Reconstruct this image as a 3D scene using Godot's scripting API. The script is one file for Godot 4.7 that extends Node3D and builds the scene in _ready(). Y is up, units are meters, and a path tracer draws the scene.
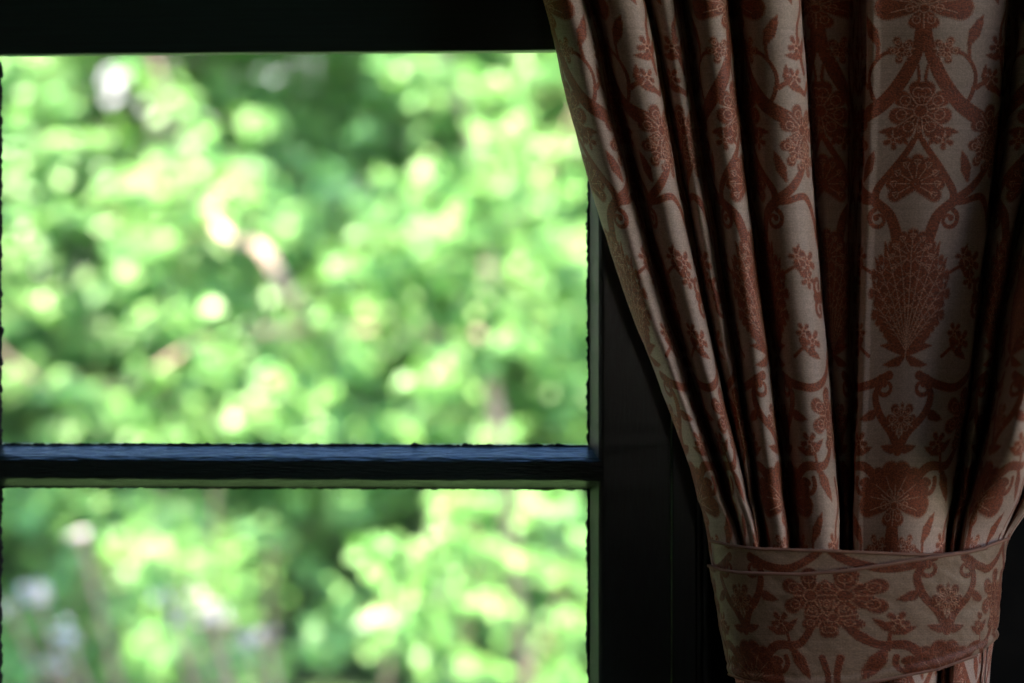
extends Node3D
# A dark painted window with a patterned curtain tied back beside it; sunlit trees outside.
# World: window sash face at z = 0, room towards +z, garden towards -z, floor at y = 0.

const CAM := Vector3(0.0, 1.45, 1.25)
const YAW := 2.0
const FOCAL_PX := 1422.0
const GLASS_Z := -0.0190

var rng := RandomNumberGenerator.new()
var noise := FastNoiseLite.new()
var M := {}


func _ready() -> void:
	rng.seed = 41
	noise.seed = 7
	noise.frequency = 1.0
	setup_camera_and_light()
	make_materials()
	build_room()
	build_window()
	build_curtain()
	build_tieback()
	build_garden()


# ------------------------------------------------------------------ camera, sky, sun
func setup_camera_and_light() -> void:
	var cam := Camera3D.new()
	cam.name = "camera"
	var lens := CameraAttributesPhysical.new()
	lens.frustum_focal_length = 50.0
	lens.frustum_focus_distance = 1.185
	lens.frustum_near = 0.05
	lens.frustum_far = 200.0
	lens.exposure_aperture = 1.8
	cam.attributes = lens
	add_child(cam)
	cam.fov = rad_to_deg(2.0 * atan(341.5 / FOCAL_PX))
	cam.position = CAM
	cam.rotation_degrees = Vector3(0, YAW, 0)
	cam.current = true

	var env := Environment.new()
	env.background_mode = Environment.BG_SKY
	var sky := Sky.new()
	var sm := ProceduralSkyMaterial.new()
	sm.sky_top_color = Color(0.29, 0.44, 0.64)
	sm.sky_horizon_color = Color(1.0, 0.95, 0.89)
	sm.sky_curve = 0.22
	sm.ground_bottom_color = Color(0.20, 0.28, 0.14)
	sm.ground_horizon_color = Color(0.45, 0.55, 0.40)
	sm.energy_multiplier = 5.6
	sky.sky_material = sm
	env.sky = sky
	env.tonemap_mode = Environment.TONE_MAPPER_LINEAR
	env.tonemap_exposure = 1.85
	env.sdfgi_enabled = true
	env.ssao_enabled = true
	env.ssil_enabled = true
	var we := WorldEnvironment.new()
	we.name = "environment"
	we.environment = env
	add_child(we)

	var sun := DirectionalLight3D.new()
	sun.name = "sun"
	sun.light_color = Color(1.0, 0.95, 0.86)
	sun.light_energy = 9.5
	sun.light_angular_distance = 0.6
	sun.shadow_enabled = true
	add_child(sun)
	sun.look_at_from_position(Vector3(-2.0, 5.0, 0.6), Vector3.ZERO, Vector3.UP)


# ------------------------------------------------------------------ helpers
func survey(px: float, py: float, z: float) -> Vector3:
	# a point measured on the photograph, brought to the plane z
	var a := deg_to_rad(YAW)
	var f := Vector3(-sin(a), 0, -cos(a))
	var r := Vector3(cos(a), 0, -sin(a))
	var d := f + r * ((px - 512.0) / FOCAL_PX) + Vector3.UP * ((341.5 - py) / FOCAL_PX)
	return CAM + d * ((z - CAM.z) / d.z)


func obj(called: String, m: Mesh, mat: Material, parent: Node = null) -> MeshInstance3D:
	var o := MeshInstance3D.new()
	o.name = called
	o.mesh = m
	o.material_override = mat
	(parent if parent else self).add_child(o, true)
	return o


func thing(called: String, label: String, category: String, group := "") -> Node3D:
	var o := Node3D.new()
	o.name = called
	add_child(o, true)
	o.set_meta("label", label)
	o.set_meta("category", category)
	if group:
		o.set_meta("group", group)
	return o


func structure(o: Node, label := "") -> Node:
	o.set_meta("kind", "structure")
	if label:
		o.set_meta("label", label)
	return o


func pack(v: PackedVector3Array, n: PackedVector3Array, uv: PackedVector2Array, ix: PackedInt32Array) -> ArrayMesh:
	var a := []
	a.resize(Mesh.ARRAY_MAX)
	a[Mesh.ARRAY_VERTEX] = v
	a[Mesh.ARRAY_NORMAL] = n
	if uv.size():
		a[Mesh.ARRAY_TEX_UV] = uv
	a[Mesh.ARRAY_INDEX] = ix
	var m := ArrayMesh.new()
	m.add_surface_from_arrays(Mesh.PRIMITIVE_TRIANGLES, a)
	return m


# a grid of points, rows running down and columns running right as seen from outside
func sheet(rows: Array, uvs: Array, closed := false) -> ArrayMesh:
	var h := rows.size()
	var w: int = rows[0].size()
	var v := PackedVector3Array()
	var n := PackedVector3Array()
	var uv := PackedVector2Array()
	var ix := PackedInt32Array()
	for j in h:
		var row: PackedVector3Array = rows[j]
		var up: PackedVector3Array = rows[maxi(j - 1, 0)]
		var dn: PackedVector3Array = rows[mini(j + 1, h - 1)]
		for i in w:
			var l := maxi(i - 1, 0)
			var r := mini(i + 1, w - 1)
			if closed and (i == 0 or i == w - 1):
				l = w - 2
				r = 1
			v.append(row[i])
			n.append((row[r] - row[l]).cross(up[i] - dn[i]).normalized())
		if uvs.size():
			uv.append_array(uvs[j])
	for j in h - 1:
		for i in w - 1:
			var a := j * w + i
			ix.append_array([a, a + 1, a + w + 1, a, a + w + 1, a + w])
	return pack(v, n, uv, ix)


func box(a: Vector3, b: Vector3, bevel := 0.003) -> ArrayMesh:
	# a box with chamfered edges between two corners
	var c := (a + b) * 0.5
	var e := (b - a).abs() * 0.5
	var k := minf(bevel, minf(e.x, minf(e.y, e.z)) * 0.5)
	var st := SurfaceTool.new()
	st.begin(Mesh.PRIMITIVE_TRIANGLES)
	st.set_smooth_group(-1)
	var faces := []
	for ax in 3:
		for s in [-1.0, 1.0]:
			var u := (ax + 1) % 3
			var w := (ax + 2) % 3
			var q := []
			for t in [[-1, -1], [1, -1], [1, 1], [-1, 1]]:
				var p := Vector3.ZERO
				p[ax] = s * e[ax]
				p[u] = t[0] * (e[u] - k)
				p[w] = t[1] * (e[w] - k)
				q.append(p)
			faces.append(q)
	for ax in 3:
		var u := (ax + 1) % 3
		var w := (ax + 2) % 3
		for s in [-1.0, 1.0]:
			for t in [-1.0, 1.0]:
				var q := []
				for g in [[-1.0, 0], [1.0, 0], [1.0, 1], [-1.0, 1]]:
					var p := Vector3.ZERO
					p[ax] = g[0] * (e[ax] - k)
					p[u] = s * (e[u] - (0.0 if g[1] == 0 else k))
					p[w] = t * (e[w] - (k if g[1] == 0 else 0.0))
					q.append(p)
				faces.append(q)
	for q in faces:
		emit_quad(st, c, q)
	for sx in [-1.0, 1.0]:
		for sy in [-1.0, 1.0]:
			for sz in [-1.0, 1.0]:
				emit_tri(st, c, Vector3(sx * e.x, sy * (e.y - k), sz * (e.z - k)), Vector3(sx * (e.x - k), sy * e.y, sz * (e.z - k)), Vector3(sx * (e.x - k), sy * (e.y - k), sz * e.z))
	st.generate_normals()
	return st.commit()


func emit_quad(st: SurfaceTool, c: Vector3, q: Array) -> void:
	emit_tri(st, c, q[0], q[1], q[2])
	emit_tri(st, c, q[0], q[2], q[3])


func emit_tri(st: SurfaceTool, c: Vector3, p: Vector3, q: Vector3, r: Vector3) -> void:
	if (q - p).cross(r - p).dot(p + q + r) > 0.0:
		var t := q
		q = r
		r = t
	for x in [p, q, r]:
		st.add_vertex(c + x)


# a bar with the closed outline "prof" (its x across, its y out of the wall), running along x or y from a to b, edges a little uneven
func bar(prof: Array, along_x: bool, at: Vector3, a: float, b: float, seg: int, uneven: float) -> ArrayMesh:
	var st := SurfaceTool.new()
	st.begin(Mesh.PRIMITIVE_TRIANGLES)
	st.set_smooth_group(-1)
	var k := prof.size()
	var mid := Vector2.ZERO
	for p in prof:
		mid += p / k
	var ring := func(s: float) -> Array:
		var out := []
		for i in k:
			var p: Vector2 = prof[i]
			var d := Vector2(noise.get_noise_3d(s * 35.0, i * 7.3, 1.7), noise.get_noise_3d(s * 35.0, i * 7.3, 9.1)) * uneven
			p += d
			out.append(at + (Vector3(s, p.x, p.y) if along_x else Vector3(p.x, s, p.y)))
		return out
	var last: Array = ring.call(a)
	for j in seg:
		var next: Array = ring.call(lerpf(a, b, (j + 1.0) / seg))
		for i in k:
			var i2 := (i + 1) % k
			var cen := at + (Vector3(lerpf(a, b, (j + 0.5) / seg), mid.x, mid.y) if along_x else Vector3(mid.x, lerpf(a, b, (j + 0.5) / seg), mid.y))
			emit_quad(st, cen, [last[i] - cen, last[i2] - cen, next[i2] - cen, next[i] - cen])
		last = next
	for end in [a, b]:
		var e: Array = ring.call(end)
		var inner := at + (Vector3((a + b) / 2, mid.x, mid.y) if along_x else Vector3(mid.x, (a + b) / 2, mid.y))
		var c: Vector3 = at + (Vector3(end, mid.x, mid.y) if along_x else Vector3(mid.x, end, mid.y))
		for i in k:
			emit_tri(st, inner, c - inner, e[i] - inner, e[(i + 1) % k] - inner)
	st.generate_normals()
	return st.commit()


func tube(pts: PackedVector3Array, radii: PackedFloat32Array, sides := 8, closed := false) -> ArrayMesh:
	var rows := []
	var side := Vector3.ZERO
	for j in pts.size():
		var t: Vector3 = (pts[mini(j + 1, pts.size() - 1)] - pts[maxi(j - 1, 0)]).normalized()
		if side == Vector3.ZERO:
			side = t.cross(Vector3(0.31, 0.2, 0.93)).normalized()
		side = (side - t * side.dot(t)).normalized()
		var up := side.cross(t)
		var row := PackedVector3Array()
		for i in sides + 1:
			var a := -TAU * i / sides
			row.append(pts[j] + (side * cos(a) + up * sin(a)) * radii[j])
		rows.append(row)
	return sheet(rows, [], true)


func spline(pts: Array, per: int) -> PackedVector3Array:
	var out := PackedVector3Array()
	var n := pts.size()
	for i in n - 1:
		for s in per:
			out.append(pts[i].cubic_interpolate(pts[i + 1], pts[maxi(i - 1, 0)], pts[mini(i + 2, n - 1)], float(s) / per))
	out.append(pts[n - 1])
	return out


# ------------------------------------------------------------------ materials
func noise_tex(freq: float, size: int, a: Color, b: Color, octaves := 4, sd := 1) -> NoiseTexture2D:
	var f := FastNoiseLite.new()
	f.seed = sd
	f.frequency = freq
	f.fractal_octaves = octaves
	var t := NoiseTexture2D.new()
	t.width = size
	t.height = size
	t.seamless = true
	t.noise = f
	var g := Gradient.new()
	g.set_color(0, a)
	g.set_color(1, b)
	t.color_ramp = g
	return t


func painted(dark: Color, light: Color, stretch: Vector3, rough: float, relief: float, sd: int) -> StandardMaterial3D:
	var m := StandardMaterial3D.new()
	m.albedo_texture = noise_tex(0.02, 256, dark, light, 4, sd)
	m.roughness = rough
	m.metallic_specular = 0.55
	m.uv1_triplanar = true
	m.uv1_world_triplanar = true
	m.uv1_scale = stretch
	m.heightmap_enabled = true
	m.heightmap_texture = noise_tex(0.03, 256, Color.BLACK, Color.WHITE, 5, sd + 5)
	m.heightmap_scale = relief
	return m


func flat(c: Color, rough := 0.8, spec := 0.4) -> StandardMaterial3D:
	var m := StandardMaterial3D.new()
	m.albedo_color = c
	m.roughness = rough
	m.metallic_specular = spec
	return m


func make_materials() -> void:
	var paint_dark := Color(0.085, 0.13, 0.125)
	var paint_light := Color(0.13, 0.19, 0.18)
	M.wood_across = painted(paint_dark, paint_light, Vector3(1.2, 42.0, 20.0), 0.34, 0.006, 3)
	M.wood_up = painted(paint_dark, paint_light, Vector3(42.0, 1.2, 20.0), 0.34, 0.006, 11)
	M.bead_gloss = painted(paint_dark, paint_light, Vector3(5.0, 60.0, 60.0), 0.34, 0.10, 17)
	M.bead_gloss_up = painted(paint_dark, paint_light, Vector3(60.0, 5.0, 60.0), 0.34, 0.008, 19)
	M.putty = flat(Color(0.05, 0.08, 0.07), 0.8)
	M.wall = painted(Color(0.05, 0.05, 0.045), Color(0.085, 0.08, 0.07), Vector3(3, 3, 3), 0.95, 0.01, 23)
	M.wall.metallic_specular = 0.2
	M.plaster = painted(Color(0.50, 0.46, 0.41), Color(0.57, 0.53, 0.48), Vector3(2, 2, 2), 0.85, 0.02, 29)
	M.floorwood = painted(Color(0.20, 0.13, 0.08), Color(0.30, 0.20, 0.12), Vector3(1, 1, 12), 0.5, 0.03, 31)
	M.brass = flat(Color(0.45, 0.35, 0.18), 0.35)
	M.brass.metallic = 1.0
	var glass := StandardMaterial3D.new()
	glass.transparency = BaseMaterial3D.TRANSPARENCY_ALPHA
	glass.albedo_color = Color(0.92, 0.98, 0.95, 0.03)
	glass.roughness = 0.02
	M.glass = glass
	M.fleck = flat(Color(0.75, 0.78, 0.74), 0.9)
	make_damask()
	M.piping = flat(Color(0.52, 0.37, 0.30), 0.8)
	M.grass = flat(Color(0.16, 0.25, 0.12), 0.9)
	M.bark = painted(Color(0.50, 0.41, 0.38), Color(0.80, 0.70, 0.66), Vector3(6, 2, 6), 0.9, 0.3, 37)
	M.leaf_light = leaf_material(Color(1, 1, 1))
	M.twig = flat(Color(0.33, 0.36, 0.20), 0.9)


func leaf_material(c: Color) -> StandardMaterial3D:
	var m := StandardMaterial3D.new()
	m.albedo_color = c
	m.vertex_color_use_as_albedo = true
	m.roughness = 0.5
	m.metallic_specular = 0.5
	m.backlight_enabled = true
	m.backlight = Color(0.75, 0.8, 0.55)
	m.cull_mode = BaseMaterial3D.CULL_DISABLED
	return m


# the woven print of the curtain: one half of a mirrored repeat is drawn, in units of half the repeat's width
const UNIT := 240
const TALL := 1248
var motif := PackedFloat32Array()
var vein := PackedFloat32Array()


func stroke(lay: PackedFloat32Array, pts: Array, w0: float, w1: float, rag := 0.012) -> void:
	var line := spline(pts.map(func(p): return Vector3(p.x, p.y, 0)), 7)
	for i in line.size() - 1:
		var a := Vector2(line[i].x, line[i].y)
		var b := Vector2(line[i + 1].x, line[i + 1].y)
		var ra := lerpf(w0, w1, float(i) / (line.size() - 1))
		var rb := lerpf(w0, w1, (i + 1.0) / (line.size() - 1))
		capsule(lay, a, b, ra * 1.1, rb * 1.1, rag)


func capsule(lay: PackedFloat32Array, a: Vector2, b: Vector2, ra: float, rb: float, rag: float) -> void:
	var big := maxf(ra, rb) + 0.03
	var x0 := maxi(int((minf(a.x, b.x) - big) * UNIT), 0)
	var x1 := mini(int((maxf(a.x, b.x) + big) * UNIT), UNIT - 1)
	var y0 := int((minf(a.y, b.y) - big) * UNIT)
	var y1 := int((maxf(a.y, b.y) + big) * UNIT)
	var ab := b - a
	var len2 := maxf(ab.length_squared(), 1e-8)
	for y in range(y0, y1 + 1):
		var yy := posmod(y, TALL)
		for x in range(x0, x1 + 1):
			var p := Vector2((x + 0.5) / UNIT, (y + 0.5) / UNIT)
			var t := clampf((p - a).dot(ab) / len2, 0.0, 1.0)
			var d := p.distance_to(a + ab * t) - lerpf(ra, rb, t)
			d += rag * (float((x * 7919 + (yy / 3) * 104729) % 101) / 101.0 - 0.5)
			var c := clampf(0.5 - d * UNIT * 0.6, 0.0, 1.0)
			var k := yy * UNIT + x
			if c > lay[k]:
				lay[k] = c


func leaf(lay: PackedFloat32Array, base: Vector2, tip: Vector2, w: float, bend := 0.0) -> void:
	var d := tip - base
	var s := Vector2(-d.y, d.x).normalized()
	var m1 := base + d * 0.4 + s * bend
	var m2 := base + d * 0.75 + s * bend * 0.7
	capsule(lay, base, m1, w * 0.35, w, 0.02)
	capsule(lay, m1, m2, w, w * 0.65, 0.02)
	capsule(lay, m2, tip, w * 0.65, 0.006, 0.02)


func bloom(c: Vector2, r: float, petals: int, turn := 0.0) -> void:
	r *= 1.17
	capsule(motif, c, c, r * 0.55, r * 0.55, 0.02)
	ring(c, r * 0.22)
	for i in petals:
		var a := turn + TAU * i / petals
		var d := Vector2(cos(a), sin(a))
		capsule(motif, c + d * r * 0.35, c + d * r * 0.75, r * 0.2, r * 0.27, 0.025)
		var e := Vector2(cos(a + PI / petals), sin(a + PI / petals))
		capsule(vein, c + e * r * 0.25, c + e * r * 0.9, 0.009, 0.008, 0.008)
		if r > 0.14:
			ring(c + d * r * 0.62, r * 0.17)
			capsule(vein, c + d * r * 0.3, c + d * r * 0.6, 0.005, 0.004, 0.006)


func ring(c: Vector2, r: float) -> void:
	for i in 10:
		var a := TAU * i / 10.0
		var b := TAU * (i + 1) / 10.0
		capsule(vein, c + Vector2(cos(a), sin(a)) * r, c + Vector2(cos(b), sin(b)) * r, 0.006, 0.006, 0.008)


func sprig(base: Vector2, tip: Vector2, r: float) -> void:
	stroke(motif, [base, (base + tip) * 0.5 + Vector2(0.02, -0.03), tip], 0.018, 0.012)
	bloom(tip, r, 5, 0.4)
	var d := (tip - base).normalized()
	var s := Vector2(-d.y, d.x)
	leaf(motif, tip - d * r * 1.2, tip - d * r * 0.2 + s * r * 1.9, r * 0.42)
	leaf(motif, tip - d * r * 1.3, tip - d * r * 0.1 - s * r * 1.8, r * 0.45)


func curl(c: Vector2, r: float, a0: float, turns: float, w: float) -> void:
	var pts := []
	for i in 15:
		var t := i / 14.0
		var a := a0 + turns * TAU * t
		pts.append(c + Vector2(cos(a), sin(a)) * r * (1.0 - 0.72 * t))
	stroke(motif, pts, w, w * 0.6)
	capsule(motif, pts[14], pts[14], w * 1.4, w * 1.4, 0.01)


func palmette(c: Vector2, r: float) -> void:
	for i in 5:
		var a := -PI / 2 + i * 0.52
		var d := Vector2(cos(a), sin(a))
		capsule(motif, c + d * r * 0.2, c + d * r * 0.75, r * 0.2, r * 0.23, 0.03)
		stroke(vein, [c + d * r * 0.2, c + d * r * 0.8], 0.006, 0.004, 0.004)
		var e := c + d * r * 0.72
		for k in 3:
			capsule(vein, e + Vector2(cos(k * 2.1), sin(k * 2.1)) * r * 0.1, e + Vector2(cos(k * 2.1 + 1.6), sin(k * 2.1 + 1.6)) * r * 0.12, 0.006, 0.006, 0.004)


func feather(base: Vector2, top: float, wide: float) -> void:
	# a tall plume: leaves fan up from a base on the axis, veins running along them
	var n := 6
	for i in n:
		var t := float(i) / (n - 1)
		var long := (base.y - top) * lerpf(1.0, 0.50, t * t)
		var a := t * 0.62
		var from := base + Vector2(0.0, -0.05 - 0.10 * (1.0 - t))
		var tip := Vector2(minf(sin(a) * long, wide * (0.75 + 0.5 * t)), base.y - cos(a) * long)
		leaf(motif, from, tip, 0.10, 0.02)
		var mid := from.lerp(tip, 0.5)
		stroke(vein, [from, mid + Vector2(-0.012, 0), from.lerp(tip, 0.9)], 0.007, 0.004, 0.012)
		for k in 5:
			var p := from.lerp(tip, 0.3 + 0.13 * k)
			var side := Vector2(cos(a), sin(a)) * 0.075
			capsule(vein, p, p + side - Vector2(0, 0.07), 0.005, 0.003, 0.01)
			capsule(vein, p, p - side - Vector2(0, 0.07), 0.005, 0.003, 0.01)
			capsule(motif, p + side * 1.2, p + side * 1.2 - Vector2(0, 0.05), 0.035, 0.03, 0.03)
	leaf(motif, base, base + Vector2(0.30, -0.10), 0.05, -0.03)
	leaf(motif, base, base + Vector2(0.26, 0.10), 0.05, 0.03)
	stroke(vein, [Vector2(0.0, base.y + 0.05), Vector2(0.0, top)], 0.008, 0.005, 0.006)


func make_damask() -> void:
	motif.resize(UNIT * TALL)
	vein.resize(UNIT * TALL)
	motif.fill(0.0)
	vein.fill(0.0)
	# the ogee ribs and the flower where they meet the edge of the repeat
	stroke(motif, [Vector2(0.015, -0.08), Vector2(0.05, 0.22), Vector2(0.19, 0.55), Vector2(0.40, 0.83), Vector2(0.68, 1.0)], 0.05, 0.075)
	bloom(Vector2(0.80, 1.10), 0.23, 6, 0.3)
	bloom(Vector2(0.72, 1.30), 0.17, 5, 0.9)
	bloom(Vector2(0.86, 1.42), 0.15, 5, 0.1)
	stroke(motif, [Vector2(0.80, 1.48), Vector2(0.62, 1.70), Vector2(0.40, 1.86), Vector2(0.24, 2.02), Vector2(0.15, 2.32)], 0.035, 0.06)
	stroke(motif, [Vector2(0.40, 1.86), Vector2(0.55, 1.84), Vector2(0.78, 1.80), Vector2(0.95, 2.04), Vector2(1.02, 2.3)], 0.025, 0.045)
	curl(Vector2(0.38, 2.03), 0.11, -1.2, 1.1, 0.024)
	# hanging flower inside the first ogee
	stroke(motif, [Vector2(0.05, 0.42), Vector2(0.035, 0.58), Vector2(0.10, 0.72)], 0.012, 0.02)
	leaf(motif, Vector2(0.05, 0.62), Vector2(0.15, 0.78), 0.035)
	bloom(Vector2(0.0, 0.90), 0.27, 8, 0.2)
	sprig(Vector2(0.15, 0.98), Vector2(0.26, 1.20), 0.09)
	stroke(motif, [Vector2(0.0, 1.12), Vector2(0.10, 1.30), Vector2(0.26, 1.52), Vector2(0.40, 1.72), Vector2(0.42, 1.86)], 0.026, 0.04)
	palmette(Vector2(0.0, 1.66), 0.32)
	# trailing vine beside the first ogee
	stroke(motif, [Vector2(0.24, 0.26), Vector2(0.42, 0.32), Vector2(0.54, 0.52), Vector2(0.50, 0.74), Vector2(0.42, 0.86)], 0.016, 0.022)
	bloom(Vector2(0.22, 0.26), 0.12, 5, 0.1)
	stroke(motif, [Vector2(0.46, 0.36), Vector2(0.46, 0.18), Vector2(0.56, 0.05)], 0.016, 0.02)
	leaf(motif, Vector2(0.45, 0.20), Vector2(0.60, -0.10), 0.065)
	stroke(motif, [Vector2(0.52, 0.66), Vector2(0.70, 0.60), Vector2(0.90, 0.72), Vector2(1.0, 0.62)], 0.02, 0.03)
	sprig(Vector2(0.56, 0.66), Vector2(0.74, 0.55), 0.09)
	leaf(motif, Vector2(0.56, 1.62), Vector2(0.46, 1.32), 0.06)
	# the tall plume
	feather(Vector2(0.0, 3.45), 2.12, 0.46)
	palmette(Vector2(0.0, 2.42), 0.30)
	# sprigs and scrolls on the open ground
	sprig(Vector2(0.38, 2.62), Vector2(0.72, 2.48), 0.115)
	bloom(Vector2(0.60, 2.42), 0.085, 5, 0.7)
	bloom(Vector2(0.72, 2.66), 0.085, 5, 0.2)
	sprig(Vector2(0.44, 3.46), Vector2(0.68, 3.30), 0.11)
	bloom(Vector2(0.58, 3.20), 0.08, 5, 0.4)
	curl(Vector2(0.90, 2.72), 0.11, 1.3, 0.9, 0.028)
	curl(Vector2(0.90, 2.98), 0.11, -1.3, -0.9, 0.028)
	stroke(motif, [Vector2(0.84, 2.85), Vector2(1.02, 2.85)], 0.05, 0.06)
	stroke(motif, [Vector2(1.04, 3.0), Vector2(1.04, 3.35), Vector2(0.93, 3.62), Vector2(0.68, 3.78), Vector2(0.42, 3.76), Vector2(0.18, 3.66)], 0.03, 0.045)
	curl(Vector2(0.22, 3.78), 0.12, -1.0, 1.0, 0.026)
	# lower flowers and the ribs that close the repeat
	bloom(Vector2(0.86, 4.08), 0.25, 6, 0.5)
	bloom(Vector2(0.96, 4.32), 0.18, 5, 0.2)
	stroke(motif, [Vector2(0.20, 3.67), Vector2(0.34, 3.86), Vector2(0.27, 4.08), Vector2(0.10, 4.26), Vector2(0.0, 4.45)], 0.03, 0.05)
	bloom(Vector2(0.0, 4.12), 0.16, 7, 0.0)
	leaf(motif, Vector2(0.30, 4.02), Vector2(0.52, 4.12), 0.055, 0.02)
	leaf(motif, Vector2(0.0, 4.42), Vector2(0.22, 4.40), 0.05, 0.02)
	stroke(motif, [Vector2(0.86, 4.40), Vector2(0.70, 4.60), Vector2(0.42, 4.62), Vector2(0.20, 4.82)], 0.03, 0.055)
	leaf(motif, Vector2(0.62, 4.64), Vector2(0.78, 4.98), 0.07)
	sprig(Vector2(0.60, 4.66), Vector2(0.52, 4.36), 0.10)
	curl(Vector2(0.42, 4.80), 0.13, -0.5, 1.0, 0.028)
	for i in 4:
		var a := 0.2 + i * 0.5
		capsule(motif, Vector2(0, 4.95), Vector2(sin(a) * 0.36, 4.98 - cos(a) * 0.3), 0.10, 0.13, 0.03)
		stroke(vein, [Vector2(0, 4.98), Vector2(sin(a + 0.2) * 0.34, 4.98 - cos(a + 0.2) * 0.28)], 0.006, 0.005, 0.004)
	bloom(Vector2(0.0, 5.02), 0.20, 6, 0.0)
	stroke(motif, [Vector2(0.86, 5.2), Vector2(0.96, 5.0), Vector2(0.92, 4.75)], 0.02, 0.03)
	stroke(motif, [Vector2(0.86, 0.0), Vector2(0.84, 0.25), Vector2(0.93, 0.5)], 0.02, 0.03)
	sprig(Vector2(0.90, 0.40), Vector2(0.80, 0.22), 0.10)

	var w := UNIT * 2
	var col := PackedByteArray()
	var hgt := PackedByteArray()
	col.resize(w * TALL * 3)
	hgt.resize(w * TALL)
	var ground := Color(0.69, 0.585, 0.52)
	var rust := Color(0.53, 0.27, 0.165)
	var thread := Color(0.72, 0.53, 0.44)
	var r2 := RandomNumberGenerator.new()
	r2.seed = 5
	var weft := PackedFloat32Array()
	for x in w:
		weft.append(r2.randf_range(-1, 1))
	var specks := PackedFloat32Array()
	specks.resize(w / 3 + 1)
	for y in TALL:
		var warp := r2.randf_range(-1, 1)
		for x in w:
			var hx := x - UNIT if x >= UNIT else UNIT - 1 - x
			var k := y * UNIT + hx
			if x % 3 == 0 and y % 2 == 0:
				specks[x / 3] = r2.randf_range(-1, 1)
			var speck := specks[x / 3]
			var m := motif[k]
			var v: float = vein[k] * m
			var c := ground.lerp(rust, m).lerp(thread, v * 0.9)
			var g := 1.0 + 0.035 * warp + 0.03 * weft[x] + (0.09 + 0.18 * m) * speck
			var at := (y * w + x) * 3
			col[at] = int(clampf(c.r * g, 0, 1) * 255)
			col[at + 1] = int(clampf(c.g * g, 0, 1) * 255)
			col[at + 2] = int(clampf(c.b * g, 0, 1) * 255)
			hgt[y * w + x] = int(clampf(0.30 + 0.30 * m + 0.22 * v + 0.12 * speck * (0.4 + m) + 0.06 * warp, 0, 1) * 255)
	var m := StandardMaterial3D.new()
	m.albedo_texture = ImageTexture.create_from_image(Image.create_from_data(w, TALL, false, Image.FORMAT_RGB8, col))
	m.heightmap_enabled = true
	m.heightmap_texture = ImageTexture.create_from_image(Image.create_from_data(w, TALL, false, Image.FORMAT_L8, hgt))
	m.heightmap_scale = 0.05
	m.roughness = 0.62
	m.metallic_specular = 0.45
	m.rim_enabled = true
	m.rim = 0.25
	m.backlight_enabled = true
	m.backlight = Color(0.46, 0.36, 0.18)
	m.cull_mode = BaseMaterial3D.CULL_DISABLED
	M.damask = m
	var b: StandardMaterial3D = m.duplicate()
	b.albedo_color = Color(0.80, 0.77, 0.71)  # curtain damask tinted darker, standing in for the weaker light on the band
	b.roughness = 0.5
	M.damask_band_dimmed = b


# ------------------------------------------------------------------ room
func wall_with_hole(called: String, mat: Material, a: Vector3, b: Vector3, ax: int, holes: Array) -> void:
	# the wall is a slab between a and b; ax is the horizontal axis it runs along; holes are [from, to, low, high]
	var root := Node3D.new()
	root.name = called
	add_child(root)
	structure(root)
	var at := a[ax]
	for h in holes + [[b[ax], b[ax], 0, 0]]:
		var p := a
		var q := b
		p[ax] = at
		q[ax] = h[0]
		if q[ax] - p[ax] > 0.001:
			obj("panel", box(p, q, 0.0), mat, root)
		if h[1] > h[0]:
			p[ax] = h[0]
			q[ax] = h[1]
			obj("panel", box(p, Vector3(q.x, h[2], q.z), 0.0), mat, root)
			obj("panel", box(Vector3(p.x, h[3], p.z), q, 0.0), mat, root)
		at = h[1]


var win := {}


func build_room() -> void:
	var xl := survey(-70, 341, 0).x
	var xr := survey(697, 341, 0).x
	var yt := survey(300, -60, 0).y
	var yb := survey(300, 960, 0).y
	win = {"l": xl, "r": xr, "t": yt, "b": yb}
	structure(obj("floor", box(Vector3(-1.8, -0.12, -0.07), Vector3(1.10, 0, 3.4), 0.0), M.floorwood))
	structure(obj("ceiling", box(Vector3(-1.8, 2.5, -0.07), Vector3(1.10, 2.62, 3.4), 0.0), M.plaster))
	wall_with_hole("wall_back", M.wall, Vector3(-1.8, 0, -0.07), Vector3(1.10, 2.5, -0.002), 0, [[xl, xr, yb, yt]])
	# a tall window in the right-hand wall, outside the picture, lights the folds from that side
	wall_with_hole("wall_right", M.plaster, Vector3(0.98, 0, -0.002), Vector3(1.10, 2.5, 3.4), 2, [[0.22, 0.85, 1.05, 2.45]])
	structure(obj("wall_left", box(Vector3(-1.8, 0, -0.002), Vector3(-1.65, 2.5, 3.4), 0.0), M.plaster))
	wall_with_hole("wall_front", M.plaster, Vector3(-1.65, 0, 3.25), Vector3(0.98, 2.5, 3.4), 0, [[0.42, 0.62, 1.5, 1.85]])  # small opening added behind the camera for fill light


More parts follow.
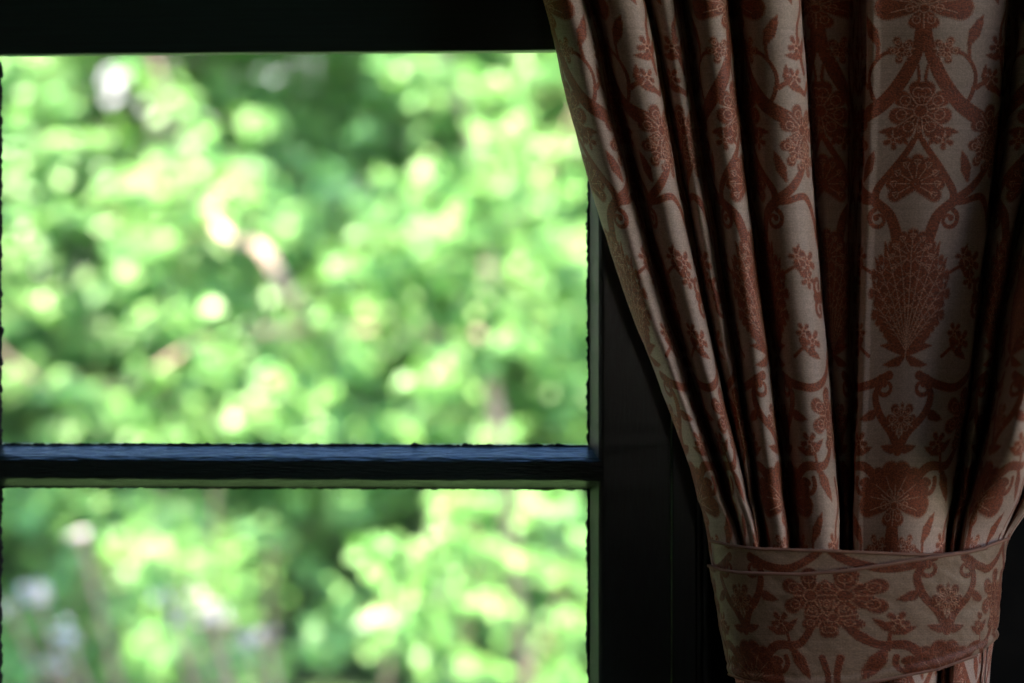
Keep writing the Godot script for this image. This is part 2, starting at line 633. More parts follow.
# ------------------------------------------------------------------ window
func build_window() -> void:
	var w := Node3D.new()
	w.name = "window_1"
	add_child(w)
	structure(w, "dark painted casement with two stacked panes beside the tied curtain")
	var X := func(px: float) -> float: return survey(px, 341, 0).x
	var Y := func(py: float) -> float: return survey(300, py, 0).y
	var g := GLASS_Z
	var b := -0.052
	# sizes on the sash face
	var r_face: float = X.call(601.5)
	var r_glass: float = r_face - 0.0105
	var r_out: float = X.call(671)
	var l_face: float = X.call(-21)
	var l_glass: float = l_face + 0.0105
	var top: float = Y.call(52.5)
	var m_hi: float = Y.call(459.5)
	var m_lo: float = Y.call(480)
	var y_bot: float = Y.call(880)
	# stiles: face, rounded sloping bead, back
	var prof := [Vector2(r_glass, g), Vector2(r_glass + 0.001, g + 0.002), Vector2(r_face - 0.0025, -0.0022), Vector2(r_face, -0.0004), Vector2(r_face + 0.002, 0.0), Vector2(r_out - 0.001, 0.0), Vector2(r_out, -0.001), Vector2(r_out, b), Vector2(r_glass + 0.012, b), Vector2(r_glass + 0.001, g - 0.004)]
	obj("stile", bar(prof, false, Vector3.ZERO, y_bot - 0.06, win.t - 0.001, 90, 0.0003), M.bead_gloss_up, w)
	prof = [Vector2(l_glass, g), Vector2(l_glass - 0.001, g + 0.002), Vector2(l_face + 0.0025, -0.0022), Vector2(l_face, -0.0004), Vector2(l_face - 0.002, 0.0), Vector2(win.l + 0.002, 0.0), Vector2(win.l + 0.001, -0.001), Vector2(win.l + 0.001, b), Vector2(l_glass - 0.02, b), Vector2(l_glass - 0.002, g - 0.004)]
	obj("stile", bar(prof, false, Vector3.ZERO, y_bot - 0.06, win.t - 0.001, 90, 0.0003), M.bead_gloss_up, w)
	# the head: a square-edged rail that stands a hair proud of the stiles
	var tilt := 0.0
	prof = [Vector2(top, -0.0085), Vector2(top, 0.0018), Vector2(top + 0.0012, 0.003), Vector2(win.t - 0.002, 0.003), Vector2(win.t - 0.001, b), Vector2(top + 0.012, b), Vector2(top + 0.003, -0.0205)]
	obj("top_rail", bar(prof, true, Vector3.ZERO, win.l + 0.002, r_out - 0.002, 80, 0.0002), M.wood_across, w)
	# the glazing bar with a sloping bead above and below
	prof = [Vector2(m_hi + 0.0105, g), Vector2(m_hi + 0.0098, g + 0.0025), Vector2(m_hi + 0.0022, -0.0028), Vector2(m_hi, -0.0006), Vector2(m_hi - 0.001, 0.0003), Vector2(m_lo + 0.001, 0.0003), Vector2(m_lo, -0.0006), Vector2(m_lo - 0.0085, g + 0.001), Vector2(m_lo - 0.009, g), Vector2(m_lo - 0.009, b), Vector2(m_hi + 0.0105, b)]
	obj("glazing_bar", bar(prof, true, Vector3.ZERO, l_face - 0.001, r_face + 0.001, 110, 0.0005), M.bead_gloss, w)
	prof = [Vector2(y_bot + 0.010, g), Vector2(y_bot, 0.0), Vector2(y_bot - 0.06, 0.0), Vector2(y_bot - 0.06, b), Vector2(y_bot + 0.010, b)]
	obj("bottom_rail", bar(prof, true, Vector3.ZERO, l_face - 0.001, r_face + 0.001, 20, 0.0003), M.wood_across, w)
	# panes with a ragged bead of putty round each
	for span in [[m_hi + 0.006, top + 0.004], [y_bot + 0.006, m_lo - 0.006]]:
		var a := Vector3(l_glass - 0.004, span[0], g - 0.005)
		var c := Vector3(r_glass + 0.004, span[1], g - 0.002)
		var pane := obj("pane", box(a, c, 0.0003), M.glass, w)
		var lo: float = span[0] + (0.0045 if span[0] > y_bot + 0.1 else 0.004)
		var hi: float = span[1] - (0.003 if span[1] < top else 0.0065)
		var st := SurfaceTool.new()
		st.begin(Mesh.PRIMITIVE_TRIANGLES)
		for i in 60:
			var p := Vector3(lerpf(l_glass, r_glass, rng.randf()), lerpf(lo, hi, rng.randf()), g - 0.0019)
			var q := rng.randf_range(0.00015, 0.0004)
			for k in 6:
				for e in [Vector3.ZERO, Vector3(cos(-k * 1.047), sin(-k * 1.047), 0), Vector3(cos(-(k + 1) * 1.047), sin(-(k + 1) * 1.047), 0)]:
					st.set_normal(Vector3.BACK)
					st.add_vertex(p + e * q)
		obj("dust", st.commit(), M.fleck, pane).set_meta("kind", "stuff")
		putty(pane, Vector3(l_glass, lo, g), Vector3(r_glass, lo, g), Vector3.UP, 0.0025)
		if span[1] < top:
			putty(pane, Vector3(l_glass, hi, g), Vector3(r_glass, hi, g), Vector3.DOWN, 0.0016)
		putty(pane, Vector3(r_glass, lo, g), Vector3(r_glass, hi, g), Vector3.LEFT, 0.0028)
		putty(pane, Vector3(l_glass, lo, g), Vector3(l_glass, hi, g), Vector3.RIGHT, 0.0028)

	# fixed frame round the sash: the jamb right of it, then a double bead
	var t := Node3D.new()
	t.name = "trim_1"
	add_child(t)
	structure(t, "dark painted window jamb with a double bead behind the curtain")
	var j0: float = X.call(672.5)
	var j1: float = X.call(696)
	obj("jamb", bar([Vector2(j0, -0.003), Vector2(j0 + 0.001, -0.0015), Vector2(j1, -0.0015), Vector2(win.r - 0.001, -0.0015), Vector2(win.r - 0.001, b), Vector2(j0, b)], false, Vector3.ZERO, win.b + 0.001, win.t - 0.001, 40, 0.0002), M.wood_up, t)
	for k in [[699.5, 0.0022], [706.5, 0.0034]]:
		var x: float = X.call(k[0])
		var pts := PackedVector3Array([Vector3(x, win.b - 0.05, 0.0005), Vector3(x, 1.5, 0.0005), Vector3(x, win.t + 0.05, 0.0005)])
		obj("bead", tube(pts, PackedFloat32Array([k[1], k[1], k[1]]), 12), M.bead_gloss_up, t)


func putty(parent: Node, a: Vector3, b: Vector3, inward: Vector3, width: float) -> void:
	var n := int(a.distance_to(b) / 0.0022)
	var rows := [PackedVector3Array(), PackedVector3Array(), PackedVector3Array()]
	for i in n + 1:
		var p := a.lerp(b, float(i) / n)
		var k := noise.get_noise_3d(p.x * 110.0, p.y * 110.0, 3.0) + 0.7 * noise.get_noise_3d(p.x * 420.0, p.y * 420.0, 8.0)
		var wd := width * (0.75 + 0.75 * k)
		rows[0].append(p - inward * 0.004 + Vector3(0, 0, 0.0012))
		rows[1].append(p + inward * wd * 0.6 + Vector3(0, 0, 0.0008))
		rows[2].append(p + inward * maxf(wd, 0.0004) + Vector3(0, 0, -0.0019))
	if (b - a).cross(-inward).z < 0:
		rows.reverse()
	obj("putty", sheet(rows, []), M.putty, parent)


# ------------------------------------------------------------------ curtain
# each fold: left and right edge at the stations below, then how far its crest stands into the room
const STATION := [-140.0, 0.0, 100.0, 200.0, 300.0, 400.0, 500.0, 548.0]
const FOLDS := [
	{"l": [512, 546, 570, 597, 629, 667, 700, 711], "r": [552, 584, 607, 634, 660, 692, 724, 741], "z": 0.078, "deep": 0.058},
	{"l": [560, 592, 615, 641, 668, 699, 729, 742], "r": [620, 645, 663, 681, 702, 724, 748, 760], "z": 0.084, "deep": 0.055},
	{"l": [621, 648, 668, 687, 706, 727, 746, 752], "r": [655, 676, 690, 705, 722, 740, 754, 761], "z": 0.074, "deep": 0.045},
	{"l": [663, 683, 697, 712, 728, 742, 757, 764], "r": [711, 727, 738, 748, 761, 774, 784, 790], "z": 0.086, "deep": 0.058},
	{"l": [720, 733, 742, 752, 765, 778, 789, 794], "r": [792, 801, 808, 814, 822, 831, 838, 839], "z": 0.090, "deep": 0.065},
	{"l": [794, 803, 810, 816, 824, 833, 841, 843], "r": [850, 849, 848, 847, 848, 849, 850, 850], "z": 0.026, "deep": 0.019},
	{"l": [868, 867, 865, 862, 860, 857, 854, 853], "r": [1015, 1007, 1000, 989, 978, 966, 952, 945], "z": 0.086, "deep": 0.055},
	{"l": [1025, 1012, 1003, 993, 982, 970, 956, 948], "r": [1110, 1075, 1050, 1020, 1003, 988, 968, 956], "z": 0.070, "deep": 0.045},
	{"l": [1112, 1078, 1055, 1030, 1008, 993, 970, 959], "r": [1200, 1150, 1130, 1105, 1075, 1047, 1020, 1000], "z": 0.143, "deep": 0.10},
	{"l": [1205, 1152, 1132, 1107, 1077, 1049, 1021, 1000], "r": [1260, 1200, 1175, 1150, 1115, 1075, 1036, 1007], "z": 0.100, "deep": 0.070},
]


func station(vals: Array, py: float) -> float:
	var i := 0
	while i < STATION.size() - 2 and py > STATION[i + 1]:
		i += 1
	var t: float = clampf((py - STATION[i]) / (STATION[i + 1] - STATION[i]), 0.0, 1.0)
	return cubic_interpolate(vals[i], vals[i + 1], vals[maxi(i - 1, 0)], vals[mini(i + 2, vals.size() - 1)], t)


# left and right outline of the gathered part, by height
func band_left(py: float) -> float:
	return curve([[500, 703], [541, 710.5], [570, 713.5], [620, 722], [675, 733], [720, 741]], py)


func band_right(py: float) -> float:
	return curve([[500, 1016], [539, 1008], [574, 1003], [639, 997], [680, 993], [720, 990]], py)


func curve(pts: Array, t: float) -> float:
	for i in pts.size() - 1:
		if t <= pts[i + 1][0] or i == pts.size() - 2:
			return lerpf(pts[i][1], pts[i + 1][1], clampf((t - pts[i][0]) / (pts[i + 1][0] - pts[i][0]), -0.5 if i == 0 else 0.0, 1.0))
	return pts[0][1]


const BAND_Z := 0.048


func band_front(s: float) -> float:
	# how far the bundle stands into the room, s from -1 (left) to 1 (right)
	return BAND_Z + 0.046 * pow(maxf(0.0, 1.0 - pow(absf(s), 2.4)), 1.0 / 2.0)


func crossing(py: float) -> Array:
	# control points (pixel x, z) of the cloth at one height
	var pinch := smoothstep(430.0, 545.0, py)
	var below := clampf((py - 548.0) / 132.0, 0.0, 1.0)
	var flare := smoothstep(690.0, 900.0, py)
	var out := []
	var q := minf(py, 548.0)
	var n := FOLDS.size()
	for i in n:
		var f: Dictionary = FOLDS[i]
		var l := station(f.l, q)
		var r := station(f.r, q)
		var w := r - l
		var z: float = f.z
		var deep: float = f.deep
		var wob := 1.6 * noise.get_noise_2d(py * 0.012, i * 13.7)
		l += wob
		r += wob
		z += 0.003 * noise.get_noise_2d(py * 0.01, i * 5.1 + 90.0)
		var back := z - deep
		var first := out.size()
		if i == 0:
			out.append([l + w * 0.75, back - 0.004])
			out.append([l + w * 0.22, back])
			out.append([l - w * 0.08, back + deep * 0.40])
		elif i == 6:
			# the broad front fold rolls over the deep gap on its left
			out.append([l - w * 0.02, 0.008])
			out.append([l + w * 0.05, back])
			out.append([l, z - deep * 0.50])
			out.append([l + w * 0.035, z - deep * 0.30])
			out.append([l + w * 0.11, z - deep * 0.26])
		else:
			out.append([l - w * 0.04, back])
			out.append([l + w * 0.04, back + deep * 0.30])
		out.append([l + w * (0.20 if i else 0.13), z - deep * (0.20 if i else 0.24)])
		out.append([l + w * 0.52, z])
		out.append([l + w * 0.84, z - deep * 0.06])
		out.append([r, z - deep * 0.34])
		out.append([r - w * 0.10, z - deep * 0.70])
		if i == n - 1:
			out.append([r - w * 0.45, back])
		for k in range(first, out.size()):
			out[k].append(i)
	# inside the tie everything lies within the band
	var bl := band_left(clampf(py, 500, 720)) + 3.0
	var br := band_right(clampf(py, 500, 720)) - 3.0
	for p in out:
		if below > 0.0:
			var s: float = (p[0] - 711.0) / (1007.0 - 711.0)
			p[0] = lerpf(p[0], lerpf(bl, br, s), minf(1.0, below * 4.0))
			p[0] = lerpf(p[0], lerpf(bl - 70.0, br + 90.0, s), flare)
		if pinch > 0.0:
			var s2: float = clampf((p[0] - bl) / (br - bl) * 2.0 - 1.0, -1, 1)
			var limit := band_front(s2 * 0.97) - 0.005
			p[1] = lerpf(p[1], minf(p[1], limit), pinch * (1.0 - flare))
		p[1] = maxf(p[1], 0.0075)
	return out


func build_curtain() -> void:
	var c := thing("curtain", "taupe curtain woven with rust red flowers, gathered into tall folds beside the window", "curtain")
	var rows := []
	var uvs := []
	var ref := PackedFloat32Array()
	var heights := []
	for j in 176:
		heights.append(lerpf(-140.0, 735.0, j / 175.0))
	for j in 9:
		heights.append(lerpf(790.0, 1700.0, j / 8.0))
	# thread positions are taken from the loose part of the cloth, where the folds are open
	var base := section(150.0)
	var sum := 0.0
	ref.append(0.0)
	for i in base.size() - 1:
		sum += base[i].distance_to(base[i + 1])
		ref.append(sum)
	const HALF := 0.077
	# where along the repeat each fold turns its crest to the room; the slack lies hidden in the valleys
	const CREST := [0.42, 0.62, 0.80, -0.28, 0.52, 0.10, 0.14, -0.25, 0.35, 0.7]
	var ctl := crossing(150.0)
	var shift := []
	for i in FOLDS.size():
		var want: float = station(FOLDS[i].l, 150.0) * 0.48 + station(FOLDS[i].r, 150.0) * 0.52
		var x := survey(want, 150, FOLDS[i].z).x
		var best := 0
		for k in base.size():
			if ctl[mini(k / 8, ctl.size() - 1)][2] == i and base[k].z > FOLDS[i].z - 0.012 and absf(base[k].x - x) < absf(base[best].x - x):
				best = k
		shift.append(CREST[i] * HALF - ref[best])
	var slack := PackedFloat32Array()
	for k in base.size():
		var a: int = ctl[mini(k / 8, ctl.size() - 1)][2]
		var b: int = ctl[mini(k / 8 + 1, ctl.size() - 1)][2]
		slack.append(lerpf(shift[a], shift[b], (k % 8) / 8.0))
	for py in heights:
		var row := section(py)
		var uv := PackedVector2Array()
		for i in row.size():
			var v := (survey(922, py, 0.095).y - survey(922, 25, 0.095).y) * -1.0 / HALF / (TALL / float(UNIT))
			uv.append(Vector2(0.5 + (ref[i] + slack[i]) / HALF / 2.0, v))
		rows.append(row)
		uvs.append(uv)
	obj("cloth", sheet(rows, uvs), M.damask, c)
	# heading and pole above the frame
	var p := thing("curtain_pole", "dark curtain pole above the window", "curtain pole")
	var yy := survey(600, -150, 0.06).y
	obj("rod", tube(PackedVector3Array([Vector3(-0.62, yy + 0.012, 0.065), Vector3(0.2, yy + 0.012, 0.065), Vector3(0.78, yy + 0.012, 0.065)]), PackedFloat32Array([0.012, 0.012, 0.012]), 16), M.wood_across, p)
	for x in [-0.58, 0.74]:
		obj("bracket", box(Vector3(x - 0.012, yy - 0.01, -0.001), Vector3(x + 0.012, yy + 0.014, 0.06)), M.brass, p)


func section(py: float) -> PackedVector3Array:
	var ctl := crossing(py)
	var out := PackedVector3Array()
	var n := ctl.size()
	const PER := 8
	for i in n - 1:
		var a: Array = ctl[maxi(i - 1, 0)]
		var b: Array = ctl[i]
		var c: Array = ctl[i + 1]
		var d: Array = ctl[mini(i + 2, n - 1)]
		for s in PER:
			var t := float(s) / PER
			out.append(survey(cubic_interpolate(b[0], c[0], a[0], d[0], t), py, maxf(cubic_interpolate(b[1], c[1], a[1], d[1], t), 0.005)))
	out.append(survey(ctl[n - 1][0], py, ctl[n - 1][1]))
	return out


# ------------------------------------------------------------------ tieback
func top_edge(px: float) -> float:
	return curve([[700, 539], [711, 541], [735, 546.5], [760, 549], [830, 551], [900, 554], [940, 555], [965, 552.5], [985, 548], [1008, 538.5]], px)


func flap_edge(px: float) -> float:
	return curve([[700, 563], [712, 566], [722, 570], [740, 573], [800, 574.5], [850, 570.5], [900, 562.5], [945, 555.5], [965, 552.5], [985, 548], [1008, 538.5]], px)


func low_edge(px: float) -> float:
	return curve([[711, 667], [733, 674], [749, 681], [800, 689], [850, 686], [887, 679.5], [939, 669], [984, 652], [997, 639]], px)


func band_sheet(edge: Callable, low: Callable, out: float, from: float, to: float, hang: float) -> Array:
	# s runs round the front of the bundle from the left flank (-1.25) to the right flank (1.25)
	var rows := []
	var uvs := []
	var across := 150
	for j in 41:
		var row := PackedVector3Array()
		var uv := PackedVector2Array()
		for i in across + 1:
			var a := lerpf(from, to, float(i) / across)   # angle round the bundle, 0 is the front
			var sx := signf(sin(a)) * pow(absf(sin(a)), 0.80)
			var mid_l := 711.0
			var px0 := lerpf(mid_l, 1008.0, sx * 0.5 + 0.5)
			var y0: float = edge.call(px0)
			var y1: float = low.call(lerpf(733.0, 997.0, sx * 0.5 + 0.5))
			var t := j / 40.0
			var py := lerpf(y0, y1, t)
			var px := lerpf(band_left(py), band_right(py), sx * 0.5 + 0.5)
			var z := BAND_Z + 0.049 * signf(cos(a)) * pow(absf(cos(a)), 0.85)
			if cos(a) < 0:
				z = BAND_Z - 0.040 * pow(-cos(a), 0.85)
			z += out * cos(a)
			px += out * sin(a) * 1200.0
			# soft creases where the band is pulled round
			var cre := 0.0011 * noise.get_noise_2d(a * 2.2 + py * 0.012, py * 0.03) + 0.0006 * noise.get_noise_2d(a * 6.0 - py * 0.03, py * 0.05 + 30.0)
			cre += 0.0013 * exp(-pow((t - 0.96) / 0.03, 2.0)) - 0.0008 * exp(-pow((t - 0.90) / 0.012, 2.0))
			z += cre * cos(a) + hang * (1.0 - t) - 0.012 * t * maxf(cos(a), 0.0)
			px += cre * sin(a) * 1200.0
			row.append(survey(px, py, z))
			uv.append(Vector2(a * 0.105 / 0.077 / 2.0 + 0.11, (py * 0.00083) / 0.077 / 5.2 + 0.55))
		rows.append(row)
		uvs.append(uv)
	return [rows, uvs]


func build_tieback() -> void:
	var t := thing("tieback", "broad patterned tieback band wrapped round the gathered curtain", "tieback")
	var inner := band_sheet(top_edge, low_edge, 0.0, -PI * 0.98, PI * 0.98, 0.0)
	obj("band", sheet(inner[0], inner[1]), M.damask_band_dimmed, t)
	var fl := band_sheet(flap_edge, low_edge, 0.0032, -PI * 0.75, PI * 0.30, 0.0008)
	obj("overlap", sheet(fl[0], fl[1]), M.damask_band_dimmed, t)
	for e in [[inner[0][0], 0.0014], [fl[0][0], 0.0015], [fl[0][40], 0.0013]]:
		var radii := PackedFloat32Array()
		radii.resize(e[0].size())
		radii.fill(e[1])
		obj("piping", tube(e[0], radii, 8), M.piping, t)


# ------------------------------------------------------------------ garden
func leaf_mesh() -> ArrayMesh:
	# one lobed leaf, folded along its midrib and drooping at the tip, about 1 long
	var v := PackedVector3Array([
		Vector3(0, 0, 0), Vector3(0.28, 0.06, 0.18), Vector3(0.42, 0.05, 0.42), Vector3(0.22, 0.03, 0.62), Vector3(0, -0.12, 1.0),
		Vector3(-0.22, 0.03, 0.62), Vector3(-0.42, 0.05, 0.42), Vector3(-0.28, 0.06, 0.18), Vector3(0, -0.02, 0.45)])
	var ix := PackedInt32Array()
	for i in 8:
		ix.append_array([8, i, (i + 1) % 8])
	var n := PackedVector3Array()
	for i in 9:
		n.append(Vector3(v[i].x * 0.25, 1, 0.05).normalized())
	return pack(v, n, PackedVector2Array(), ix)


var leaf_shape: ArrayMesh


# clusters: [centre, radius, colour, density]; leaves drawn around each centre
func foliage(parent: Node, clusters: Array, size: float, called := "foliage") -> void:
	var xf: Array[Transform3D] = []
	var cl := PackedColorArray()
	for c in clusters:
		var r: float = c[1]
		var n := int(c[3] * r * r / (size * size))
		for i in n:
			var d := Vector3(rng.randfn(), rng.randfn() * 0.85, rng.randfn()).normalized() * pow(rng.randf(), 0.45) * rng.randf_range(0.75, 1.3)
			var p: Vector3 = c[0] + d * Vector3(r, r * 0.85, r)
			var up := (Vector3(0.25, 0.75, 0.45) + d * 0.35 + Vector3(rng.randfn(), rng.randfn(), rng.randfn()) * 0.38).normalized()
			var fw := Vector3(d.x, -0.25, d.z) + Vector3(rng.randfn(), rng.randfn() * 0.4, rng.randfn()) * 0.6
			fw = (fw - up * fw.dot(up)).normalized()
			var b := Basis(up.cross(fw), up, fw) * (size * rng.randf_range(0.7, 1.25))
			xf.append(Transform3D(b, p))
			var k: Color = c[2]
			var g := rng.randf_range(0.7, 1.3)
			cl.append(Color(k.r * g * rng.randf_range(0.85, 1.15), k.g * g, k.b * g * rng.randf_range(0.8, 1.2)))
	var mm := MultiMesh.new()
	mm.transform_format = MultiMesh.TRANSFORM_3D
	mm.use_colors = true
	mm.mesh = leaf_shape
	mm.instance_count = xf.size()
	for i in xf.size():
		mm.set_instance_transform(i, xf[i])
		mm.set_instance_color(i, cl[i])
	var o := MultiMeshInstance3D.new()
	o.name = called
	o.multimesh = mm
	o.material_override = M.leaf_light
	o.set_meta("kind", "stuff")
	parent.add_child(o, true)


func limb(called: String, parent: Node, pts: Array, r0: float, r1: float) -> PackedVector3Array:
	var line := spline(pts, 6)
	var radii := PackedFloat32Array()
	for i in line.size():
		radii.append(lerpf(r0, r1, float(i) / (line.size() - 1)))
	obj(called, tube(line, radii, 10), M.bark, parent)
	return line


func spot(px: float, py: float, depth: float) -> Vector3:
	return survey(px, py, CAM.z - depth)


const GROUND_Y := -0.55


func build_garden() -> void:
	leaf_shape = leaf_mesh()
	structure(obj("ground", box(Vector3(-40, GROUND_Y - 0.3, -45), Vector3(40, GROUND_Y, 40), 0.0), M.grass), "lawn under the trees outside the window")

	var lime := Color(0.175, 0.385, 0.11)

	# sprays of the sunlit tree and the shrub: [px, py, radius px, row], row 2 stands a little further back
	var upper := [
		[28, 150, 26, 1], [45, 165, 20, 1], [45, 105, 24, 2], [135, 68, 14, 1], [180, 108, 18, 2], [75, 140, 12, 2],
		[140, 195, 34, 1], [175, 170, 26, 1], [215, 178, 34, 0], [247, 190, 28, 1], [115, 180, 18, 1], [70, 215, 24, 1], [28, 240, 26, 0], [10, 215, 20, 1],
		[140, 250, 22, 1], [103, 290, 17, 1], [45, 300, 16, 2], [175, 225, 22, 0], [210, 215, 20, 1],
		[150, 325, 26, 0], [185, 312, 26, 1], [222, 300, 24, 0], [240, 350, 34, 0], [205, 375, 30, 1], [265, 415, 34, 0], [225, 420, 26, 0], [20, 378, 18, 1], [62, 385, 16, 1],
		[92, 402, 24, 0], [125, 412, 22, 1], [175, 405, 26, 1], [150, 375, 18, 2], [290, 385, 26, 0], [285, 345, 22, 1], [60, 430, 18, 1], [185, 435, 20, 1],
		[440, 75, 26, 1], [405, 62, 18, 2], [490, 88, 30, 0], [505, 130, 24, 0], [450, 168, 26, 1], [470, 200, 36, 0], [430, 190, 22, 1], [350, 200, 26, 1], [395, 230, 36, 0],
		[558, 150, 20, 1], [550, 215, 28, 0], [520, 240, 20, 1], [322, 168, 20, 1], [560, 185, 20, 1], [530, 195, 24, 0], [500, 165, 20, 1], [445, 235, 30, 0], [490, 225, 22, 1],
		[360, 275, 36, 0], [335, 262, 22, 1], [392, 300, 26, 0], [462, 325, 28, 0], [515, 338, 28, 0], [482, 305, 24, 0], [350, 362, 24, 0], [428, 378, 22, 1], [470, 362, 24, 0],
		[555, 275, 26, 0], [555, 340, 26, 0], [440, 425, 22, 0], [478, 405, 22, 0], [562, 420, 18, 0], [560, 385, 20, 0], [415, 265, 22, 1], [330, 320, 24, 1], [380, 340, 24, 1], [415, 335, 20, 0], [320, 400, 22, 1], [360, 415, 24, 1], [395, 430, 20, 1], [455, 275, 20, 1], [575, 315, 18, 1], [320, 430, 20, 0], [510, 310, 20, 0],
		[365, 130, 14, 2], [255, 120, 16, 2], [205, 135, 14, 2], [585, 90, 16, 2], [540, 70, 16, 2], [10, 130, 16, 2], [390, 180, 14, 2],
	]
	var lower := [
		[25, 512, 18, 1], [60, 500, 15, 1], [115, 500, 16, 1], [150, 505, 12, 2], [187, 512, 18, 1], [190, 530, 14, 1], [80, 572, 20, 1], [105, 592, 24, 0], [130, 615, 24, 0], [165, 645, 28, 0], [140, 665, 24, 1], [90, 655, 20, 2], [60, 610, 16, 1], [195, 668, 18, 1], [25, 665, 18, 2], [150, 575, 14, 1], [235, 655, 18, 2],
		[265, 535, 16, 1], [290, 505, 14, 2],
		[470, 508, 22, 0], [450, 498, 18, 0], [538, 510, 22, 0], [560, 500, 16, 1], [450, 550, 28, 0], [472, 580, 22, 0], [492, 605, 20, 0], [442, 598, 22, 1], [418, 578, 18, 1], [395, 620, 20, 1], [325, 635, 22, 1], [310, 655, 18, 1], [532, 560, 20, 0], [575, 578, 18, 1], [575, 622, 18, 1], [470, 668, 24, 0], [440, 672, 18, 1], [560, 675, 20, 2], [385, 555, 24, 2], [350, 500, 16, 2], [405, 590, 20, 2], [500, 550, 18, 1], [395, 650, 18, 2], [430, 640, 18, 2], [575, 545, 16, 1], [340, 600, 16, 2],
	]
	# the maple: a forked trunk with pale bark, its sprays all round the fork
	var maple := thing("sunlit_tree", "bright yellow green tree with pale bark seen through the upper pane", "tree")
	var D := 5.6
	var base := spot(545, 900, D)
	base.y = GROUND_Y
	var trunk := limb("trunk", maple, [base, spot(525, 690, D + 0.5), spot(512, 560, D + 0.3), spot(499, 430, D + 0.05), spot(478, 345, D + 0.2)], 0.04, 0.03)
	var limbs := [trunk]
	limbs.append(limb("branch", maple, [spot(478, 345, D + 0.2), spot(395, 335, D + 0.5), spot(330, 330, D + 0.3), spot(290, 300, D - 0.25), spot(262, 250, D - 0.3), spot(222, 232, D), spot(190, 170, D + 1.0), spot(150, 40, D + 1.2)], 0.04, 0.012))
	limbs.append(limb("branch", maple, [spot(478, 345, D), spot(490, 250, D + 0.7), spot(470, 130, D + 0.6), spot(430, 20, D + 0.6), spot(420, -120, D + 0.6)], 0.028, 0.014))
	limbs.append(limb("branch", maple, [spot(490, 250, D + 0.7), spot(550, 170, D + 0.5), spot(600, 60, D + 0.1), spot(640, -60, D)], 0.03, 0.012))
	limbs.append(limb("branch", maple, [spot(330, 330, D + 0.3), spot(215, 340, D + 0.6), spot(110, 390, D + 0.6), spot(20, 370, D + 0.6), spot(-90, 250, D + 0.5)], 0.025, 0.01))
	var cl := place(upper, lime, 5.35, 6.3)
	# the crown goes on above and beside the window
	for i in 26:
		var px := rng.randf_range(-350, 950)
		cl.append([spot(px, rng.randf_range(-420, -120), rng.randf_range(5.3, 6.6)), rng.randf_range(0.10, 0.18), lime, 20.0])
	for i in 16:
		cl.append([spot(rng.randf_range(660, 980), rng.randf_range(-50, 500), rng.randf_range(5.3, 6.6)), rng.randf_range(0.10, 0.18), lime, 20.0])
		cl.append([spot(rng.randf_range(-420, -60), rng.randf_range(-50, 500), rng.randf_range(5.3, 6.6)), rng.randf_range(0.10, 0.18), lime, 20.0])
	fill(cl, 70, 40, 470, 6.5, 7.2, lime)
	foliage(maple, cl, 0.072)
	twigs(maple, cl, limbs)

	var bush := thing("garden_shrub", "light green shrub seen through the lower pane", "shrub")
	var stems := []
	for s in [[215, 480], [270, 520], [90, 560], [470, 520], [400, 600], [560, 540]]:
		var root := spot(s[0] * 0.5 + 150, 900, 5.4)
		root.y = GROUND_Y
		stems.append(limb("stem", bush, [root, spot(s[0] * 0.8 + 60, 720, 5.7), spot(s[0], 600, 5.5), spot(s[0], s[1], 5.1)], 0.014, 0.012))
	var cl2 := place(lower, lime, 4.7, 5.5)
	for i in 30:
		cl2.append([spot(rng.randf_range(-350, 950), rng.randf_range(740, 900), rng.randf_range(4.7, 5.6)), rng.randf_range(0.09, 0.15), lime, 20.0])
	fill(cl2, 45, 480, 720, 5.7, 6.3, lime)
	foliage(bush, cl2, 0.066)
	twigs(bush, cl2, stems)

	# pinkish white blossom heads low on the left
	var fl := thing("blossom_shrub", "shrub with pinkish white blossom heads low on the left behind the lower pane", "shrub")
	var white := Color(0.66, 0.60, 0.60)
	var heads := []
	for b in [[35, 590, 15], [80, 535, 9], [165, 592, 10], [197, 590, 10], [212, 616, 19], [180, 612, 10], [262, 634, 12], [245, 640, 9], [65, 635, 13], [50, 662, 14], [10, 605, 9]]:
		heads.append([spot(b[0], b[1], 4.55), b[2] * 0.85 / FOCAL_PX * 4.55, white, 10.0])
	foliage(fl, heads, 0.03, "blossom")
	var hs := []
	for h in heads:
		var root: Vector3 = h[0] * Vector3(0.9, 1, 1) + Vector3(0, 0, -0.2)
		root.y = GROUND_Y
		limb("stem", fl, [root, (root + h[0]) * 0.5 + Vector3(0.03, 0.1, 0), h[0]], 0.012, 0.006)

	# dense trees behind, one beside the other
	var dark_label := "leafy green tree standing blurred behind the sunlit tree"
	var added_tree_label := "unseen green tree added left of the window to light the curtain edge"  # two unseen trees added to send leaf-coloured light onto the first fold
	for k in 12:
		var t := thing("background_tree", added_tree_label if k in [8, 9] else dark_label, "tree", "added trees on the left" if k in [8, 9] else "trees behind the garden")
		var cx: float = [-2.6, -0.85, 0.9, -4.3, -3.1, -1.0, 1.1, -5.2, -6.2, -4.3, 2.8, 3.4][k]
		var cz: float = [-7.6, -8.1, -7.6, -8.1, -10.6, -11.1, -10.6, -11.1, -6.0, -3.0, -7.9, -10.8][k]
		limb("trunk", t, [Vector3(cx, GROUND_Y, cz), Vector3(cx + 0.1, 1.2, cz), Vector3(cx, 3.4, cz - 0.1)], 0.11, 0.05)
		var cs := []
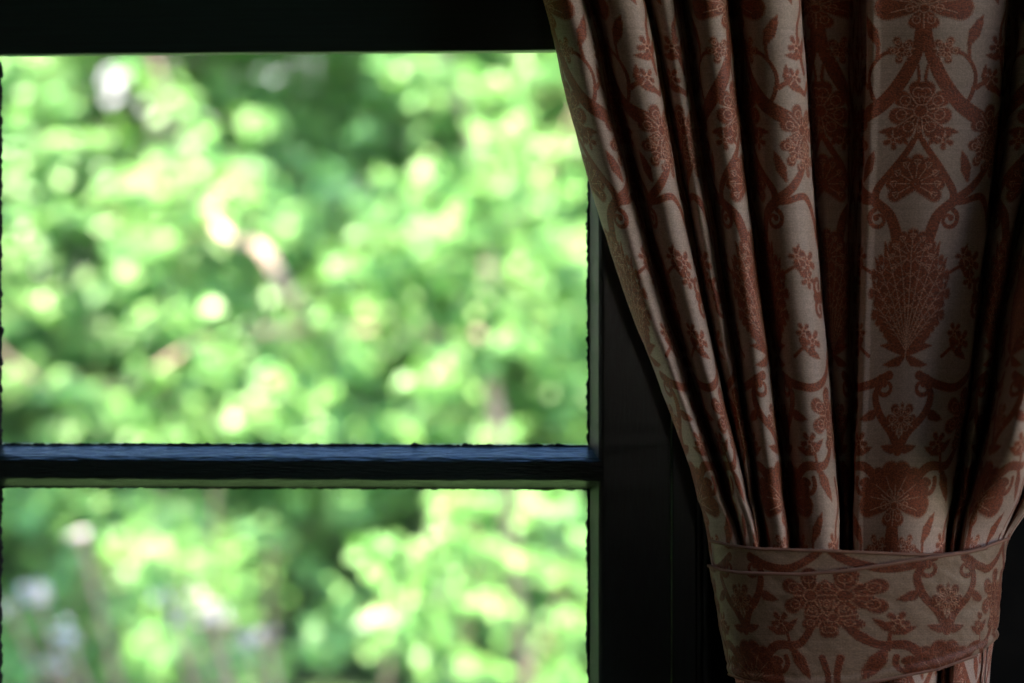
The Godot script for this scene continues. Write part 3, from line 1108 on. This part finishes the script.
		for i in 170:
			var a := rng.randf() * TAU
			var rr := 1.35 * sqrt(rng.randf())
			var tn := lime
			cs.append([Vector3(cx + cos(a) * rr, rng.randf_range(-0.4, 6.2), cz + sin(a) * rr * 0.8), rng.randf_range(0.26, 0.42), tn, 16.0])
		foliage(t, cs, 0.10)


# gaps in the leaves where one looks into the shade behind
const GAPS := [[100, 80, 42], [85, 180, 18], [270, 165, 28], [190, 268, 28], [60, 335, 36], [350, 90, 36], [400, 112, 30], [310, 205, 30], [505, 255, 18], [525, 290, 22], [520, 385, 28], [400, 385, 14], [560, 100, 25], [125, 370, 18], [30, 415, 16], [240, 560, 42], [110, 548, 22], [285, 595, 26], [370, 530, 26], [480, 640, 28], [310, 600, 20], [370, 628, 18], [20, 560, 16], [340, 668, 20]]


func fill(clusters: Array, count: int, y0: float, y1: float, near: float, far: float, tone: Color) -> void:
	for i in count:
		var p := Vector2(rng.randf_range(-20, 620), rng.randf_range(y0, y1))
		var d := rng.randf_range(near, far)
		var r := rng.randf_range(0.06, 0.13)
		var free := true
		for g in GAPS:
			free = free and p.distance_to(Vector2(g[0], g[1])) > g[2] + 0.6 * r / d * FOCAL_PX
		if free:
			clusters.append([spot(p.x, p.y, d), r, tone, 11.0])


func place(list: Array, k: Color, near: float, far: float) -> Array:
	var out := []
	for c in list:
		var d := rng.randf_range(near, far) + (0.25 if c[3] == 2 else 0.0)
		out.append([spot(c[0], c[1], d), c[2] / FOCAL_PX * d * 1.08, k, 17.0])
	return out


func twigs(parent: Node, clusters: Array, limbs: Array) -> void:
	var rows := SurfaceTool.new()
	rows.begin(Mesh.PRIMITIVE_TRIANGLES)
	for c in clusters:
		var best := Vector3.ZERO
		var bd := 1e9
		for l in limbs:
			for p in l:
				var d: float = p.distance_to(c[0])
				if d < bd:
					bd = d
					best = p
		var mid: Vector3 = (best + c[0]) * 0.5 + Vector3(0, 0.06 * bd, -0.08 * bd)
		rows.append_from(tube(spline([best, mid, c[0]], 3), PackedFloat32Array([0.006, 0.0055, 0.005, 0.004, 0.003, 0.002, 0.0015]), 5), 0, Transform3D.IDENTITY)
	var o := obj("twigs", rows.commit(), M.twig, parent)
	o.set_meta("kind", "stuff")
